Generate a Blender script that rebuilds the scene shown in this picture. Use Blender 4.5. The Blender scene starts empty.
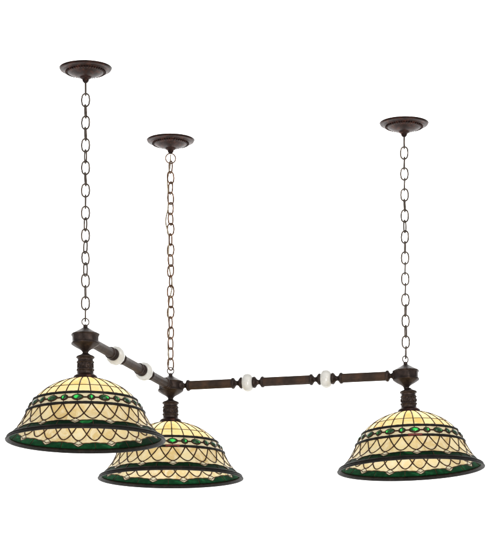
import bpy, bmesh, math, random
from mathutils import Vector, Matrix
PI = math.pi
random.seed(7)
S = bpy.context.scene
C = S.collection
U = 0.0029                      # metres per drawing unit (shade is 0.42 m wide)
CAMZ = 0.9
DIST = 2600 * U

# ------------------------------------------------------------------ camera, light, exposure
cam = bpy.data.cameras.new('camera'); camo = bpy.data.objects.new('camera', cam); C.objects.link(camo)
camo.location = (0, -DIST, CAMZ); camo.rotation_euler = (PI/2, 0, 0)
cam.lens = 2600/550*36; cam.sensor_width = 36; cam.shift_y = (860-275)/550
cam.clip_start = 0.1; cam.clip_end = 200
S.camera = camo
W = bpy.data.worlds.new('World'); S.world = W; W.use_nodes = True
bg = W.node_tree.nodes['Background']; bg.inputs[0].default_value = (1, 1, 1, 1); bg.inputs[1].default_value = 0.55
def area(name, loc, target, size, power, col=(1, 1, 1)):
    l = bpy.data.lights.new(name, 'AREA'); l.energy = power; l.size = size; l.color = col
    o = bpy.data.objects.new(name, l); C.objects.link(o); o.location = loc
    o.rotation_euler = (Vector(target)-Vector(loc)).to_track_quat('-Z', 'Y').to_euler()
    return o
area('key_softbox', (1.6, -3.2, 3.6), (0, 0, 2.2), 0.9, 40, (1, .97, .93))
area('fill_softbox', (-2.6, -2.6, 2.6), (-.2, 0, 2.1), 0.8, 12)
area('low_softbox', (.5, -4.2, .95), (0, 0, 2.5), 0.45, 34, (1, .95, .9))
bl = area('backdrop_lamp', (0, 1.0, 5.0), (0, 4, 4.0), 6.0, 520)
bl.data.shape = 'RECTANGLE'; bl.data.size_y = 1.0
S.view_settings.view_transform = 'Standard'; S.view_settings.look = 'None'
S.view_settings.exposure = 0; S.view_settings.gamma = 1

# ------------------------------------------------------------------ materials
def newmat(name):
    m = bpy.data.materials.new(name); m.use_nodes = True
    nt = m.node_tree; return m, nt, nt.nodes['Principled BSDF'], nt.nodes['Material Output']
def noise(nt, scale, detail=4, rough=.6, vec=None):
    n = nt.nodes.new('ShaderNodeTexNoise'); n.inputs['Scale'].default_value = scale
    n.inputs['Detail'].default_value = detail; n.inputs['Roughness'].default_value = rough
    tc = nt.nodes.new('ShaderNodeTexCoord'); nt.links.new(tc.outputs['Object'], n.inputs['Vector']); return n
def ramp(nt, src, stops):
    r = nt.nodes.new('ShaderNodeValToRGB'); e = r.color_ramp.elements
    e[0].position, e[0].color = stops[0][0], (*stops[0][1], 1)
    e[1].position, e[1].color = stops[-1][0], (*stops[-1][1], 1)
    for p, c in stops[1:-1]:
        x = e.new(p); x.color = (*c, 1)
    nt.links.new(src, r.inputs[0]); return r
def bump(nt, src, b, strength, dist):
    n = nt.nodes.new('ShaderNodeBump'); n.inputs['Strength'].default_value = strength
    n.inputs['Distance'].default_value = dist
    nt.links.new(src, n.inputs['Height']); nt.links.new(n.outputs[0], b.inputs['Normal']); return n
def metal(name, c1, c2, c3, rough=.42, metallic=.75, sc=60, bs=.35):
    m, nt, b, o = newmat(name)
    n = noise(nt, sc); r = ramp(nt, n.outputs[0], [(.3, c1), (.52, c2), (.72, c3)])
    nt.links.new(r.outputs[0], b.inputs['Base Color'])
    b.inputs['Metallic'].default_value = metallic*.8; b.inputs['Specular IOR Level'].default_value = .35
    n2 = noise(nt, sc*2.2); mr = nt.nodes.new('ShaderNodeMapRange')
    mr.inputs[3].default_value = rough-.1; mr.inputs[4].default_value = rough+.15
    nt.links.new(n2.outputs[0], mr.inputs[0]); nt.links.new(mr.outputs[0], b.inputs['Roughness'])
    n3 = noise(nt, sc*6); bump(nt, n3.outputs[0], b, bs, .0006)
    return m
BRONZE = metal('bronze', (.020, .013, .011), (.036, .024, .020), (.070, .045, .036))
TUBE = metal('tube_bronze', (.030, .020, .015), (.045, .030, .023), (.080, .044, .028), rough=.5, metallic=.25, sc=28)
COPPER = metal('copper_bronze', (.012, .006, .005), (.026, .011, .008), (.085, .028, .017), rough=.40, sc=70)
CHAIN = metal('chain_metal', (.05, .04, .032), (.10, .08, .066), (.19, .15, .12), rough=.35, metallic=.85, sc=120)
CHAINR = metal('warm_chain_metal', (.07, .035, .02), (.16, .085, .05), (.32, .19, .12), rough=.35, metallic=.85, sc=120)
LEAD = metal('came', (.030, .013, .005), (.045, .020, .008), (.09, .035, .010), rough=.45, metallic=.7, sc=90)
RIM = metal('rim_came', (.007, .007, .005), (.012, .011, .009), (.026, .018, .014), rough=.6, metallic=.6, sc=60)
CORD = metal('cord_sleeve', (.22, .17, .11), (.36, .29, .20), (.52, .44, .33), rough=.4, metallic=.3, sc=150)
TUBE.node_tree.nodes['Principled BSDF'].inputs['Specular IOR Level'].default_value = .15
BEAD, nt, b, o = newmat('white_ceramic')
n = noise(nt, 25); r = ramp(nt, n.outputs[0], [(.35, (.62, .61, .57)), (.65, (.76, .75, .71))])
nt.links.new(r.outputs[0], b.inputs['Base Color']); b.inputs['Roughness'].default_value = .18

def glass(name, c_lo, c_hi, c_streak, trans, rough=.3, clear=0):
    """opalescent sheet glass: diffuse front + translucent body, colour varies per cut piece and with streaks"""
    m, nt, b, o = newmat(name)
    at = nt.nodes.new('ShaderNodeAttribute'); at.attribute_name = 'piece'
    r = ramp(nt, at.outputs['Fac'], [(0, c_lo), (1, c_hi)])
    n = noise(nt, 34, 5, .65); n.inputs['Distortion'].default_value = 1.6
    rr = ramp(nt, n.outputs[0], [(.42, (0, 0, 0)), (.72, (1, 1, 1))])
    mx = nt.nodes.new('ShaderNodeMix'); mx.data_type = 'RGBA'
    nt.links.new(rr.outputs[0], mx.inputs[0]); nt.links.new(r.outputs[0], mx.inputs[6]); mx.inputs[7].default_value = (*c_streak, 1)
    nt.links.new(mx.outputs[2], b.inputs['Base Color']); b.inputs['Roughness'].default_value = rough
    b.inputs['Specular IOR Level'].default_value = .12 if clear else .4
    n3 = noise(nt, 110, 3); bump(nt, n3.outputs[0], b, .5, .0012)
    tr = nt.nodes.new('ShaderNodeBsdfTranslucent'); nt.links.new(mx.outputs[2], tr.inputs[0])
    ms = nt.nodes.new('ShaderNodeMixShader'); ms.inputs[0].default_value = trans
    nt.links.new(b.outputs[0], ms.inputs[1]); nt.links.new(tr.outputs[0], ms.inputs[2]); nt.links.new(ms.outputs[0], o.inputs[0])
    if clear:                          # cathedral glass: one can see the bulb dimly through it
        tp = nt.nodes.new('ShaderNodeBsdfTransparent'); tr_ = ramp(nt, n.outputs[0], [(.36, (.0008, .008, .003)), (.52, (.0015, .022, .006)), (.74, (.008, .10, .03))]); nt.links.new(tr_.outputs[0], tp.inputs[0])
        m2 = nt.nodes.new('ShaderNodeMixShader'); m2.inputs[0].default_value = clear
        nt.links.new(ms.outputs[0], m2.inputs[1]); nt.links.new(tp.outputs[0], m2.inputs[2]); nt.links.new(m2.outputs[0], o.inputs[0])
    return m
CREAM = glass('cream_art_glass', (.53, .38, .15), (.71, .60, .33), (.70, .63, .45), .5)
CROWN = glass('honey_art_glass', (.70, .50, .17), (.80, .68, .36), (.78, .68, .44), .55)
GREEN = glass('green_art_glass', (.002, .020, .007), (.003, .035, .012), (.006, .02, .012), .35, .5, .45)
REDG = glass('red_art_glass', (.45, .02, .008), (.55, .03, .01), (.5, .06, .02), .5, .25)
PALE = glass('pale_art_glass', (.52, .46, .30), (.60, .54, .38), (.62, .57, .42), .4)
JEWEL, nt, b, o = newmat('green_jewel')
b.inputs['Base Color'].default_value = (.003, .085, .016, 1); b.inputs['Roughness'].default_value = .22
b.inputs['Transmission Weight'].default_value = .95; b.inputs['IOR'].default_value = 1.45
n = noise(nt, 160, 2); bump(nt, n.outputs[0], b, .6, .0015)
BULB, nt, b, o = newmat('lit_bulb_glass')
b.inputs['Base Color'].default_value = (.9, .85, .75, 1)
b.inputs['Emission Color'].default_value = (1, .86, .62, 1); b.inputs['Emission Strength'].default_value = 12.5
BACK, nt, b, o = newmat('white_backdrop')
n = noise(nt, .6); r = ramp(nt, n.outputs[0], [(.3, (.93, .93, .925)), (.7, (.95, .95, .945))])
nt.links.new(r.outputs[0], b.inputs['Base Color']); b.inputs['Roughness'].default_value = .9

# ------------------------------------------------------------------ helpers
def build(name, verts, faces, mats, parent=None, loc=(0, 0, 0), smooth=True, sharp=35, mi=None, piece=None):
    me = bpy.data.meshes.new(name)
    me.from_pydata([(x*U, y*U, z*U) for x, y, z in verts], [], faces)
    for m in (mats if isinstance(mats, (list, tuple)) else [mats]): me.materials.append(m)
    if mi: me.polygons.foreach_set('material_index', mi)
    if piece:
        a = me.attributes.new('piece', 'FLOAT', 'FACE'); a.data.foreach_set('value', piece)
    if smooth:
        me.polygons.foreach_set('use_smooth', [True]*len(me.polygons))
        if sharp: me.set_sharp_from_angle(angle=math.radians(sharp))
    me.update()
    o = bpy.data.objects.new(name, me); C.objects.link(o); o.parent = parent
    o.location = [c*U for c in loc]
    return o
class MB:
    def __init__(s): s.v = []; s.f = []
    def lathe(s, prof, n=48, mod=None, axis='z', close=True, origin=(0, 0, 0)):
        b0 = len(s.v); k = len(prof)
        for i, (r, h) in enumerate(prof):
            for j in range(n):
                a = 2*PI*j/n; rr = r*(mod(a, h) if mod else 1)
                p = (rr*math.cos(a), rr*math.sin(a), h) if axis == 'z' else (h, rr*math.cos(a), rr*math.sin(a))
                s.v.append(tuple(p[q]+origin[q] for q in range(3)))
        for i in range(k-1):
            for j in range(n):
                j2 = (j+1) % n
                q = (b0+i*n+j, b0+(i+1)*n+j, b0+(i+1)*n+j2, b0+i*n+j2)
                s.f.append(q if axis == 'z' else q)
        if close:
            s.f.append(tuple(b0+j for j in range(n))); s.f.append(tuple(b0+(k-1)*n+j for j in reversed(range(n))))
        return s
    def tube(s, pts, r, n=6, closed=False, lump=0):
        pts = [Vector(p) for p in pts]; m = len(pts); b0 = len(s.v)
        up = None
        for i, p in enumerate(pts):
            if closed: t = pts[(i+1) % m]-pts[i-1]
            else: t = pts[min(i+1, m-1)]-pts[max(i-1, 0)]
            t.normalize()
            if up is None: up = t.orthogonal().normalized()
            up = (up-t*up.dot(t)).normalized(); w = t.cross(up)
            q = r*(1+lump*random.uniform(-1, 1))
            for j in range(n):
                a = 2*PI*j/n; s.v.append(tuple(p+up*q*math.cos(a)+w*q*math.sin(a)))
        rng = m if closed else m-1
        # find twist for the closing ring
        off = 0
        if closed:
            best = 1e9
            for q in range(n):
                d = (Vector(s.v[b0+q])-Vector(s.v[b0+(m-1)*n])).length
                if d < best: best, off = d, q
        for i in range(rng):
            i2 = (i+1) % m; sh = off if (closed and i == m-1) else 0
            for j in range(n):
                s.f.append((b0+i*n+j, b0+i*n+(j+1) % n, b0+i2*n+(j+1+sh) % n, b0+i2*n+(j+sh) % n))
        if not closed:
            s.f.append(tuple(b0+j for j in reversed(range(n)))); s.f.append(tuple(b0+(m-1)*n+j for j in range(n)))
        return s
    def ball(s, c, rad, M=None, nu=8, nv=6):
        b0 = len(s.v)
        for i in range(nv+1):
            ph = PI*i/nv
            for j in range(nu):
                a = 2*PI*j/nu
                v = Vector((rad[0]*math.sin(ph)*math.cos(a), rad[1]*math.sin(ph)*math.sin(a), rad[2]*math.cos(ph)))
                if M: v = M @ v
                s.v.append(tuple(v+Vector(c)))
        for i in range(nv):
            for j in range(nu):
                s.f.append((b0+i*nu+j, b0+(i+1)*nu+j, b0+(i+1)*nu+(j+1) % nu, b0+i*nu+(j+1) % nu))
        return s
    def build(s, name, mat, parent=None, loc=(0, 0, 0), **k): return build(name, s.v, s.f, mat, parent, loc, **k)
def spline(pts, sub=6):
    out = []
    for i in range(len(pts)-1):
        p0, p1, p2, p3 = pts[max(i-1, 0)], pts[i], pts[i+1], pts[min(i+2, len(pts)-1)]
        for k in range(sub):
            t = k/sub
            out.append(tuple(.5*((2*b)+(-a+c)*t+(2*a-5*b+4*c-d)*t*t+(-a+3*b-3*c+d)*t**3) for a, b, c, d in zip(p0, p1, p2, p3)))
    out.append(pts[-1]); return out
def facet(n, k, ph=0):
    def f(a, h=0):
        w = 2*PI/n; x = ((a+ph) % w)-w/2
        return (1-k)+k*math.cos(PI/n)/math.cos(x)
    return f

# ------------------------------------------------------------------ backdrop
def backdrop():
    prof = [(-5.5, 0.0), (2.6, 0.0)]
    prof += [(2.6+1.4*math.sin(a), 1.4-1.4*math.cos(a)) for a in [PI/2*i/16 for i in range(1, 17)]]
    prof += [(4.0, 7.5)]
    v = []; f = []
    for x in (-6, 6):
        for y, z in prof: v.append((x/U, y/U, z/U))
    k = len(prof)
    for i in range(k-1): f.append((i, k+i, k+i+1, i+1))
    o = build('backdrop', v, f, BACK, sharp=None); o['kind'] = 'structure'
    return o
backdrop()

# ------------------------------------------------------------------ the chandelier
def pos(px, s, z): return Vector(((px-250)/s, 2600/s-2600, z+CAMZ/U))
HZ = 473.7; CZ = 719.2
HUB = [pos(85.4, 1.10, HZ), pos(170.6, 1.0, HZ), pos(405.9, 1.0235, HZ)]
CAN = [pos(85.6, 1.10, CZ), pos(170.6, 1.0, CZ), pos(404.1, 1.0235, CZ)]
LEAN = [0, 0, math.radians(-2.0)]
SHIFT = [0, 0, 1.8]                # the right holder sits a little off its hub's axis
root = bpy.data.objects.new('chandelier', None); C.objects.link(root)
root.location = HUB[1]*U
root['label'] = 'three-light dark bronze chandelier with L-shaped beaded arm and stained glass shades hanging on chains'
root['category'] = 'chandelier'
O = HUB[1].copy()
def dup(o, parent, loc=None, rot=None):
    c = o.copy(); C.objects.link(c); c.parent = parent
    if loc is not None: c.location = [q*U for q in loc]
    if rot is not None: c.rotation_euler = rot
    for ch in list(o.children): dup(ch, c)
    return c

# canopy: ceiling plate seen from below
def make_canopy():
    prof = [(6, .9), (22.6, .9), (23.3, .5), (23.5, 0), (23.2, -.7), (22.2, -1.1), (20.6, -1.4), (19.6, -1.9), (18.6, -2.3), (17, -3.2), (15.6, -3.9),
            (14.6, -4.3), (12, -5.6), (9, -6.8), (6.6, -7.4), (5.6, -7.7), (5.3, -8.0)]
    c = MB().lathe(spline(prof, 3), 72).build('canopy', COPPER, root)
    t = MB()
    for i in range(44):
        a = 2*PI*i/44; M = Matrix.Rotation(a, 3, 'Z')
        t.ball((17.3*math.cos(a), 17.3*math.sin(a), -3.1), (1.35, 1.0, .95), M)
    t.build('beaded_trim', COPPER, c)
    f = MB().lathe(spline([(4.6, -7.0), (5.2, -7.7), (4.9, -8.6), (3.6, -9.4), (2.9, -10.2), (3.0, -10.9), (2.2, -12), (1.2, -13), (.5, -13.3)], 3), 32)
    f.build('finial', COPPER, c)
    return c
can0 = make_canopy(); cans = []
for i in range(3):
    c = can0 if i == 0 else dup(can0, root)
    c.location = (CAN[i]-O)*U; c.rotation_euler[2] = i*.4; cans.append(c)

# chains
def link_path(hl, hw):
    pts = []; r = hw; st = hl-hw
    for k in range(12):
        a = PI*k/11; pts.append((r*math.cos(a), 0, st*.86+r*1.14*math.sin(a)))
    for k in range(12):
        a = PI+PI*k/11; pts.append((r*math.cos(a), 0, -st*.86+r*1.14*math.sin(a)))
    # gentle bow of the long sides
    out = []
    for i in range(24):
        out.append(pts[i])
        if i in (11, 23):
            q, w = pts[i], pts[(i+1) % 24]
            for t in (.25, .5, .75):
                out.append((q[0]+(w[0]-q[0])*t+(.25*math.sin(PI*t))*(1 if q[0] > 0 else -1), 0, q[2]+(w[2]-q[2])*t))
    return out
def make_chain(i, mat, cord=False, ring=False):
    top = CAN[i]+Vector((0, 0, -13.0)); bot = HUB[i]+Vector((0, 0, 17.0))
    e = bpy.data.objects.new('chain', None); C.objects.link(e); e.parent = root; e.location = (top-O)*U
    start = 0
    if ring:
        pts = [(5*math.cos(a), 0, -4.6+5*math.sin(a)) for a in [2*PI*k/28 for k in range(28)]]
        o = MB().tube(pts, .65, 8, True).build('top_ring', CHAINR, e); o.rotation_euler[2] = .15; start = 8.2
    d = (bot-top); L = d.length-start; n = round(L/10.25); pitch = L/n; u = d.normalized()
    proto = None; tw = random.uniform(-.2, .2)
    for k in range(n):
        p = u*(start+pitch*(k+.5)) if k else u*(start+pitch*.5)
        tw += random.uniform(-.2, .3) if tw < .6 else random.uniform(-.3, .12)
        ang = PI/2*((k+1) % 2)+tw*(min(k, n-k)/5 if min(k, n-k) < 5 else 1)
        if ring: ang += .5
        if proto is None:
            proto = MB().tube(link_path(pitch/2+.75, 3.35), .78, 8, True).build('chain_link', mat, e); o = proto
        else: o = dup(proto, e)
        o.location = p*U; o.rotation_euler = (random.uniform(-.04, .04), random.uniform(-.03, .03), ang)
    if cord:
        pts = []; N = 150; LL = d.length
        for k in range(N+1):
            t = k/N; z = -.5-(LL-4)*t
            x = (-1.2+1.0*math.sin(t*23))*min(1, t*12); yy = 1.4*math.cos(t*23)
            for (c0, w, amp) in ((.32, .055, -4.6), (.12, .05, -2.2), (.9, .05, -2.4), (.62, .05, 1.8)):
                x += amp*math.exp(-((t-c0)/w)**2)
            pts.append((x, yy, z))
        c = MB().tube(spline(pts, 2), .72, 6).build('power_cord', CORD, e)
        c['label'] = 'thin pale cord threaded through the chain'
    return e
chains = [make_chain(0, CHAIN), make_chain(1, CHAINR, True, True), make_chain(2, CHAIN)]

# hubs
def make_hub():
    prof = [(.8, 13.2), (2.0, 12.6), (2.1, 10.6), (3.2, 9.9), (6.6, 7.9), (10.2, 6.0), (12.2, 4.9), (13.2, 4.4), (13.3, 3.6), (12.6, 2.9), (12.3, 1.5), (12.3, -2.0), (12.6, -3.0),
            (13.3, -3.6), (13.2, -4.6), (12.4, -5.4), (9.0, -7.6), (5.6, -9.4), (3.6, -10.8), (2.7, -12.2), (2.8, -13.4)]
    fc = facet(8, .5, PI/8)
    def mod(a, h):
        k = min(1, max(0, (11-abs(h))/3)); return 1+(fc(a)-1)*k
    h = MB().lathe(prof, 64, mod).build('hub', BRONZE, root, sharp=28)
    pts = [(3.3*math.cos(a), 0, 15.4+3.3*math.sin(a)) for a in [2*PI*k/24 for k in range(24)]]
    MB().tube(pts, .62, 8, True).build('hanging_loop', CHAIN, h)
    return h
def make_socket():
    # cast lamp-holder cover with relief ornament; origin at hub centre
    prof = [(2.5, -12.6), (3.4, -13.4), (5.2, -14.6), (7.6, -15.6), (8.4, -16.4), (8.3, -17.4), (7.3, -18.0), (7.0, -19.2), (7.2, -20.2), (8.0, -20.8), (8.1, -21.6),
            (7.4, -22.2), (7.2, -24.5), (7.3, -27.0), (8.1, -27.7), (8.2, -28.7), (7.6, -29.3), (7.5, -31.4), (8.0, -32.2)]
    def mod(a, h):
        k = 1 if -32 < h < -19 else 0
        return 1+k*.022*math.sin(a*12)*math.cos(h*1.1)
    m = MB().lathe(spline(prof, 3), 96, mod)
    for i in range(8):
        a = 2*PI*i/8+.2; M = Matrix.Rotation(a, 3, 'Z')
        for z, s in ((-24.6, 1.0), (-21.2, .6), (-28.2, .65)):
            m.ball((7.3*math.cos(a), 7.3*math.sin(a), z), (.9*s, 1.5*s, 1.9*s), M)
        a += PI/8; M = Matrix.Rotation(a, 3, 'Z')
        m.ball((7.2*math.cos(a), 7.2*math.sin(a), -25.8), (.6, .6, 1.5), M)
        m.ball((7.2*math.cos(a), 7.2*math.sin(a), -23.0), (.6, 1.0, .6), M)
    s = m.build('socket_cover', BRONZE, root, sharp=50)
    MB().lathe(spline([(7.2, -31.8), (8.8, -32.6), (10.3, -33.6), (10.9, -34.4), (11.1, -35.6), (11.3, -36.6), (10.6, -37.0), (8, -37)], 3), 64).build('fitter_ring', COPPER, s)
    bprof = [(4.5, -36.5), (4.6, -43), (5.5, -48), (8.2, -53), (10.0, -59), (10.4, -65), (9.7, -70.5), (7, -74.2), (3.5, -76), (.5, -76.4)]
    MB().lathe(spline(bprof, 4), 32).build('light_bulb', BULB, s)
    return s
hub0 = make_hub(); soc0 = make_socket()
hub_az = [.25, .1, .55]
for i in range(3):
    h = hub0 if i == 0 else dup(hub0, root)
    s = soc0 if i == 0 else dup(soc0, root)
    for o in (h, s):
        o.location = (HUB[i]-O+Vector((SHIFT[i] if o is s else 0, 0, 0)))*U; o.rotation_euler = (Matrix.Rotation(LEAN[i], 3, 'Y') @ Matrix.Rotation(hub_az[i], 3, 'Z')).to_euler()

# arms: spindle with three tubes and two white beads
def make_arm():
    L = (HUB[2]-HUB[1]).length
    b1, b2 = L/3, 2*L/3
    q = [(5.0, 4.6), (5.6, 5.4), (6.8, 5.9), (8.0, 5.2), (9.6, 3.0), (10.8, 2.3), (12.0, 2.5), (13.4, 4.4), (14.0, 5.3), (15.2, 5.6), (16.2, 5.3), (16.8, 3.6)]
    e = [(10.0, 5.6), (12.2, 5.0), (13.4, 3.2), (14.6, 2.3), (15.6, 2.5), (16.6, 4.2), (17.2, 5.4), (18.6, 5.7), (19.6, 5.3), (20.2, 3.6)]
    prof = [(r, x) for x, r in e]
    for b_ in (b1, b2):
        prof += [(r, b_-x) for x, r in reversed(q)]+[(r, b_+x) for x, r in q]
    prof += [(r, L-x) for x, r in reversed(e)]
    a = MB().lathe(prof, 48, axis='x').build('arm', BRONZE, root, sharp=60)
    segs = [(19.4, b1-16), (b1+16, b2-16), (b2+16, L-19.4)]
    fm = facet(8, .7, .2); t0 = None
    for x0, x1 in segs:
        l = x1-x0
        t = MB().lathe([(4.2, 0), (4.8, .3), (4.85, 1), (4.7, 1.8), (4.7, l/2), (4.7, l-1.8), (4.85, l-1), (4.8, l-.3), (4.2, l)], 48, fm, axis='x')
        t.build('tube', TUBE, a, (x0, 0, 0), sharp=28)
    bp = []
    for k in range(25):
        w = PI*k/24; c, s_ = math.cos(w), math.sin(w)
        bp.append((2.4+6.5*abs(s_)**.68, -5.4*(abs(c)**.95)*(1 if c > 0 else -1)))
    bead = MB().lathe(bp, 64, lambda an, h: 1+.012*math.cos(12*an), axis='x').build('bead', BEAD, a, (b1, 0, 0), sharp=None)
    dup(bead, a, (b2, 0, 0))
    return a
arm0 = make_arm()
arm1 = dup(arm0, root)
for a, tgt in ((arm0, HUB[2]), (arm1, HUB[0])):
    d = tgt-O; a.location = (0, 0, 0); a.rotation_euler = (0, 0, math.atan2(d.y, d.x))
    k = d.length/(HUB[2]-O).length; a.scale = (k, 1, 1)

# ------------------------------------------------------------------ stained glass shade (origin at rim plane centre)
PROF = spline([(10.6, 55.4), (16, 54.2), (24, 51.6), (32, 47.8), (38, 43.8), (43, 39.5), (47, 35.0), (50.4, 30.0), (53.2, 25.0), (55.4, 20.5), (57.8, 16.0), (60.8, 11.5), (64.6, 7.2), (68.6, 3.6), (71.4, 1.2)], 10)
ARC = [0]
for p, q in zip(PROF, PROF[1:]): ARC.append(ARC[-1]+math.hypot(p[0]-q[0], p[1]-q[1]))
LT = ARC[-1]
def at_s(s):
    s = min(max(s, 0), LT)
    lo, hi = 0, len(ARC)-1
    while hi-lo > 1:
        m = (lo+hi)//2
        if ARC[m] <= s: lo = m
        else: hi = m
    t = (s-ARC[lo])/(ARC[hi]-ARC[lo]); a, b_ = PROF[lo], PROF[hi]
    return a[0]+(b_[0]-a[0])*t, a[1]+(b_[1]-a[1])*t
def s_of_h(h):
    for i, (r, hh) in enumerate(PROF):
        if hh <= h:
            t = (PROF[i-1][1]-h)/(PROF[i-1][1]-hh) if i else 0
            return ARC[i-1]+(ARC[i]-ARC[i-1])*t if i else 0
    return LT
NP = 13
def P(u, s, off=0):
    r, h = at_s(s); r1, h1 = at_s(s-.3); r2, h2 = at_s(s+.3)
    tx, th = r2-r1, h2-h1; l = math.hypot(tx, th); nr, nh = -th/l, tx/l
    r += nr*off; h += nh*off; a = 2*PI*u/NP
    return (r*math.cos(a), r*math.sin(a), h)
SR = s_of_h(43.5)                      # ring across the crown
SA, SB = s_of_h(35.2), s_of_h(24.8)    # edges of the jewel band
SM = (SA+SB)/2
SF = s_of_h(9.4)                       # bottoms of the fish scales
SG = s_of_h(6.8)
SE = s_of_h(2.4)
def U_arc(x):                          # x in -.5...5 of a panel -> s
    y = 2*abs(x)
    return SB+(SF-SB)*(1-(math.sqrt(y*y+.14)-.3742)/(math.sqrt(1.14)-.3742))
def green_top(u):
    x = u-math.floor(u)                # diamonds sit at integer u
    return SG+1.5-2.6*(math.sin(PI*x))**.7-.5*abs(math.sin(3*PI*x))
def dia(u, s):
    x = abs(u-round(u)); return x/.15+abs(s-(SG+.2))/3.5 < 1
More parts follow.
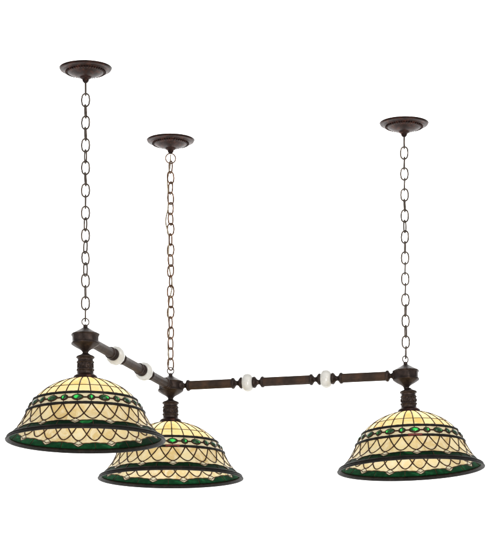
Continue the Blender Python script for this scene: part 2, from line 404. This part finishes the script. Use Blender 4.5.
def make_shade(seed):
    rnd = random.Random(seed); cache = {}
    def pid(*k):
        if k not in cache: cache[k] = rnd.random()
        return cache[k]
    NU, NS = NP*36, 110
    v = [P(i/36, LT*j/NS) for j in range(NS+1) for i in range(NU)]
    f = []; mi = []; pc = []
    for j in range(NS):
        s = LT*(j+.5)/NS
        for i in range(NU):
            u = (i+.5)/36; i2 = (i+1) % NU
            f.append((j*NU+i, (j+1)*NU+i, (j+1)*NU+i2, j*NU+i2))
            hp = math.floor(u*2)
            w_ = u-round(u); w2 = (u-.5)-round(u-.5)
            if (w_/.185)**2+((s-SM)/2.6)**2 < .9 or (w2/.11)**2+((s-SM)/2.4)**2 < .9:
                f.pop(); continue               # the glass is cut out behind each jewel
            if s < SA:
                m, p = 1, pid('c', hp, s < SR)
            elif s < SB:
                m, p = 4, pid('b', math.floor(u*2+.5), s < SM)
            elif dia(u, s): m, p = 4, pid('d', round(u))
            elif s > green_top(u): m, p = 2, pid('g', math.floor(u))
            else:
                m = 0; ins = []
                for k in range(hp-2, hp+4):
                    x = u-k/2
                    if abs(x) < .5 and s < U_arc(x): ins.append(k)
                p = pid('f', tuple(ins), (round(u*2) if not ins else 0))
            mi.append(m); pc.append(p)
    g = build('lampshade', v, f, [CREAM, CROWN, GREEN, REDG, PALE], root, sharp=None, mi=mi, piece=pc)
    # came lines between the pieces
    L = MB()
    def ring(s, r, n=130, off=0): L.tube([P(NP*k/n, s, off) for k in range(n)], r, 6, True)
    for k in range(2*NP):
        jt, js = rnd.uniform(-.02, .02), rnd.uniform(-.5, .4)
        u = k/2+rnd.uniform(-.02, .02)
        L.tube([P(u, .4+(SA-.4)*t/16) for t in range(17)], .58, 6, lump=.14)
        L.tube([P(k/2+x+jt*(1-4*x*x), U_arc(x)+js*(1-4*x*x)) for x in [-.5+t/22 for t in range(23)]], .66, 6, lump=.14)
    ring(SR, .42); ring(LT*.012, .6)
    L.tube([P(NP*k/312, green_top(NP*k/312)) for k in range(312)], .45, 6, True)
    for k in range(NP):
        c = SG+.2
        L.tube([P(k+.15, c), P(k+.08, c+1.9), P(k, c+3.5), P(k-.08, c+1.9), P(k-.15, c), P(k-.08, c-1.9), P(k, c-3.5), P(k+.08, c-1.9)], .42, 6, True)
        L.tube([P(k+.5, green_top(k+.5)), P(k+.5, SE)], .4, 6)
        for q in (0, .5):              # bezels round the jewels and the solder joints between them
            a, b_ = (.205, 2.95) if q == 0 else (.13, 2.75)
            L.tube([P(k+q+a*math.cos(w), SM+b_*math.sin(w)*abs(math.sin(w))**.25, .2) for w in [2*PI*t/20 for t in range(20)]], .75, 6, True)
            L.tube([P(k+q, SM+b_), P(k+q, SB)], .4, 6)
            L.tube([P(k+q, SA), P(k+q, SM-b_)], .4, 6)
        L.tube([P(k+.2, SM), P(k+.29, SM), P(k+.4, SM)], .9, 6); L.tube([P(k+.6, SM), P(k+.71, SM), P(k+.8, SM)], .9, 6)
    L.build('leading', LEAD, g, sharp=None)
    for s in (SA, SB):
        MB().tube([P(NP*k/130, s, .2) for k in range(130)], 1.35, 8, True, .1).build('band_ring', RIM, g, sharp=None)
    # rolled rim
    r0, h0 = at_s(SE+.2)
    rp = [(r0-1.1, h0-1.0), (r0-.5, h0+.3), (r0+.6, h0+1.0), (r0+1.6, h0+.2), (71.3, 1.5), (72.4, .9), (73.0, .1), (72.8, -.8), (72.0, -1.2), (71.0, -.9), (70.2, -.1)]
    rp.append(rp[0])
    M = MB().lathe(rp, 180, close=False)
    M.build('rim', RIM, g, sharp=50)
    # jewels
    for q, a, b_ in ((0, .195, 2.75), (.5, .118, 2.55)):
        proto = None
        r_, h_ = at_s(SM); half = a*2*PI/NP*r_
        x1 = Vector(P(0, SM-1)); x2 = Vector(P(0, SM+1)); tv = (x2-x1).normalized(); nv = Vector((-tv.z, 0, tv.x))
        M3 = Matrix((tv, Vector((0, 1, 0)), nv)).transposed()
        for k in range(NP):
            if proto is None:
                m = MB(); nu, nvv = 20, 8
                for i in range(nvv+1):
                    ph = PI*i/nvv
                    for j in range(nu):
                        w = 2*PI*j/nu; cx, sx = math.cos(w)*abs(math.cos(w))**.25, math.sin(w)
                        bend = -(half*math.sin(ph)*sx)**2/(2*r_)*.9
                        vv = M3 @ Vector((b_*math.sin(ph)*cx, half*math.sin(ph)*sx, 1.7*math.cos(ph)+.15))
                        m.v.append((vv.x+r_+bend, vv.y, vv.z+h_))
                for i in range(nvv):
                    for j in range(nu):
                        m.f.append((i*nu+j, (i+1)*nu+j, (i+1)*nu+(j+1) % nu, i*nu+(j+1) % nu))
                o = proto = m.build('jewel', JEWEL, g, sharp=None)
            else: o = dup(proto, g)
            o.rotation_euler[2] = 2*PI*(k+q)/NP
    return g
RED, nt_, b_, o_ = newmat('painted_red_glint')  # red light reflection on the band, put into a base colour
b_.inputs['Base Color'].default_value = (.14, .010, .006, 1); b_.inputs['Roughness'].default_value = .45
camp = Vector((0, -2600, 0))
phase = [-8, 2, 5]
for i in range(3):
    s = make_shade(3+i)
    lean = Matrix.Rotation(LEAN[i], 3, 'Y')
    tilt = Matrix.Rotation(math.radians((0, 1.0, 0)[i]), 3, 'X')    # the middle one hangs slightly crooked
    p = HUB[i]-O+Vector((SHIFT[i], 0, 0))+lean @ Vector((0, 0, -36.5))+tilt @ lean @ Vector((0, 0, -55.4))
    face = math.atan2(camp.y-HUB[i].y, camp.x-HUB[i].x)
    s.location = p*U; s.rotation_euler = (tilt @ lean @ Matrix.Rotation(face+math.radians(phase[i]), 3, 'Z')).to_euler()
    if i == 2: s.scale = (.99, .99, 1)
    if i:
        m = MB().tube([P(-.26+.52*k/14, SB-.1, .5) for k in range(15)], 1.25, 8)  # added strip under the front jewel, stands in for a reddish reflection
        m.build('red_glint_strip', RED, s, sharp=None)
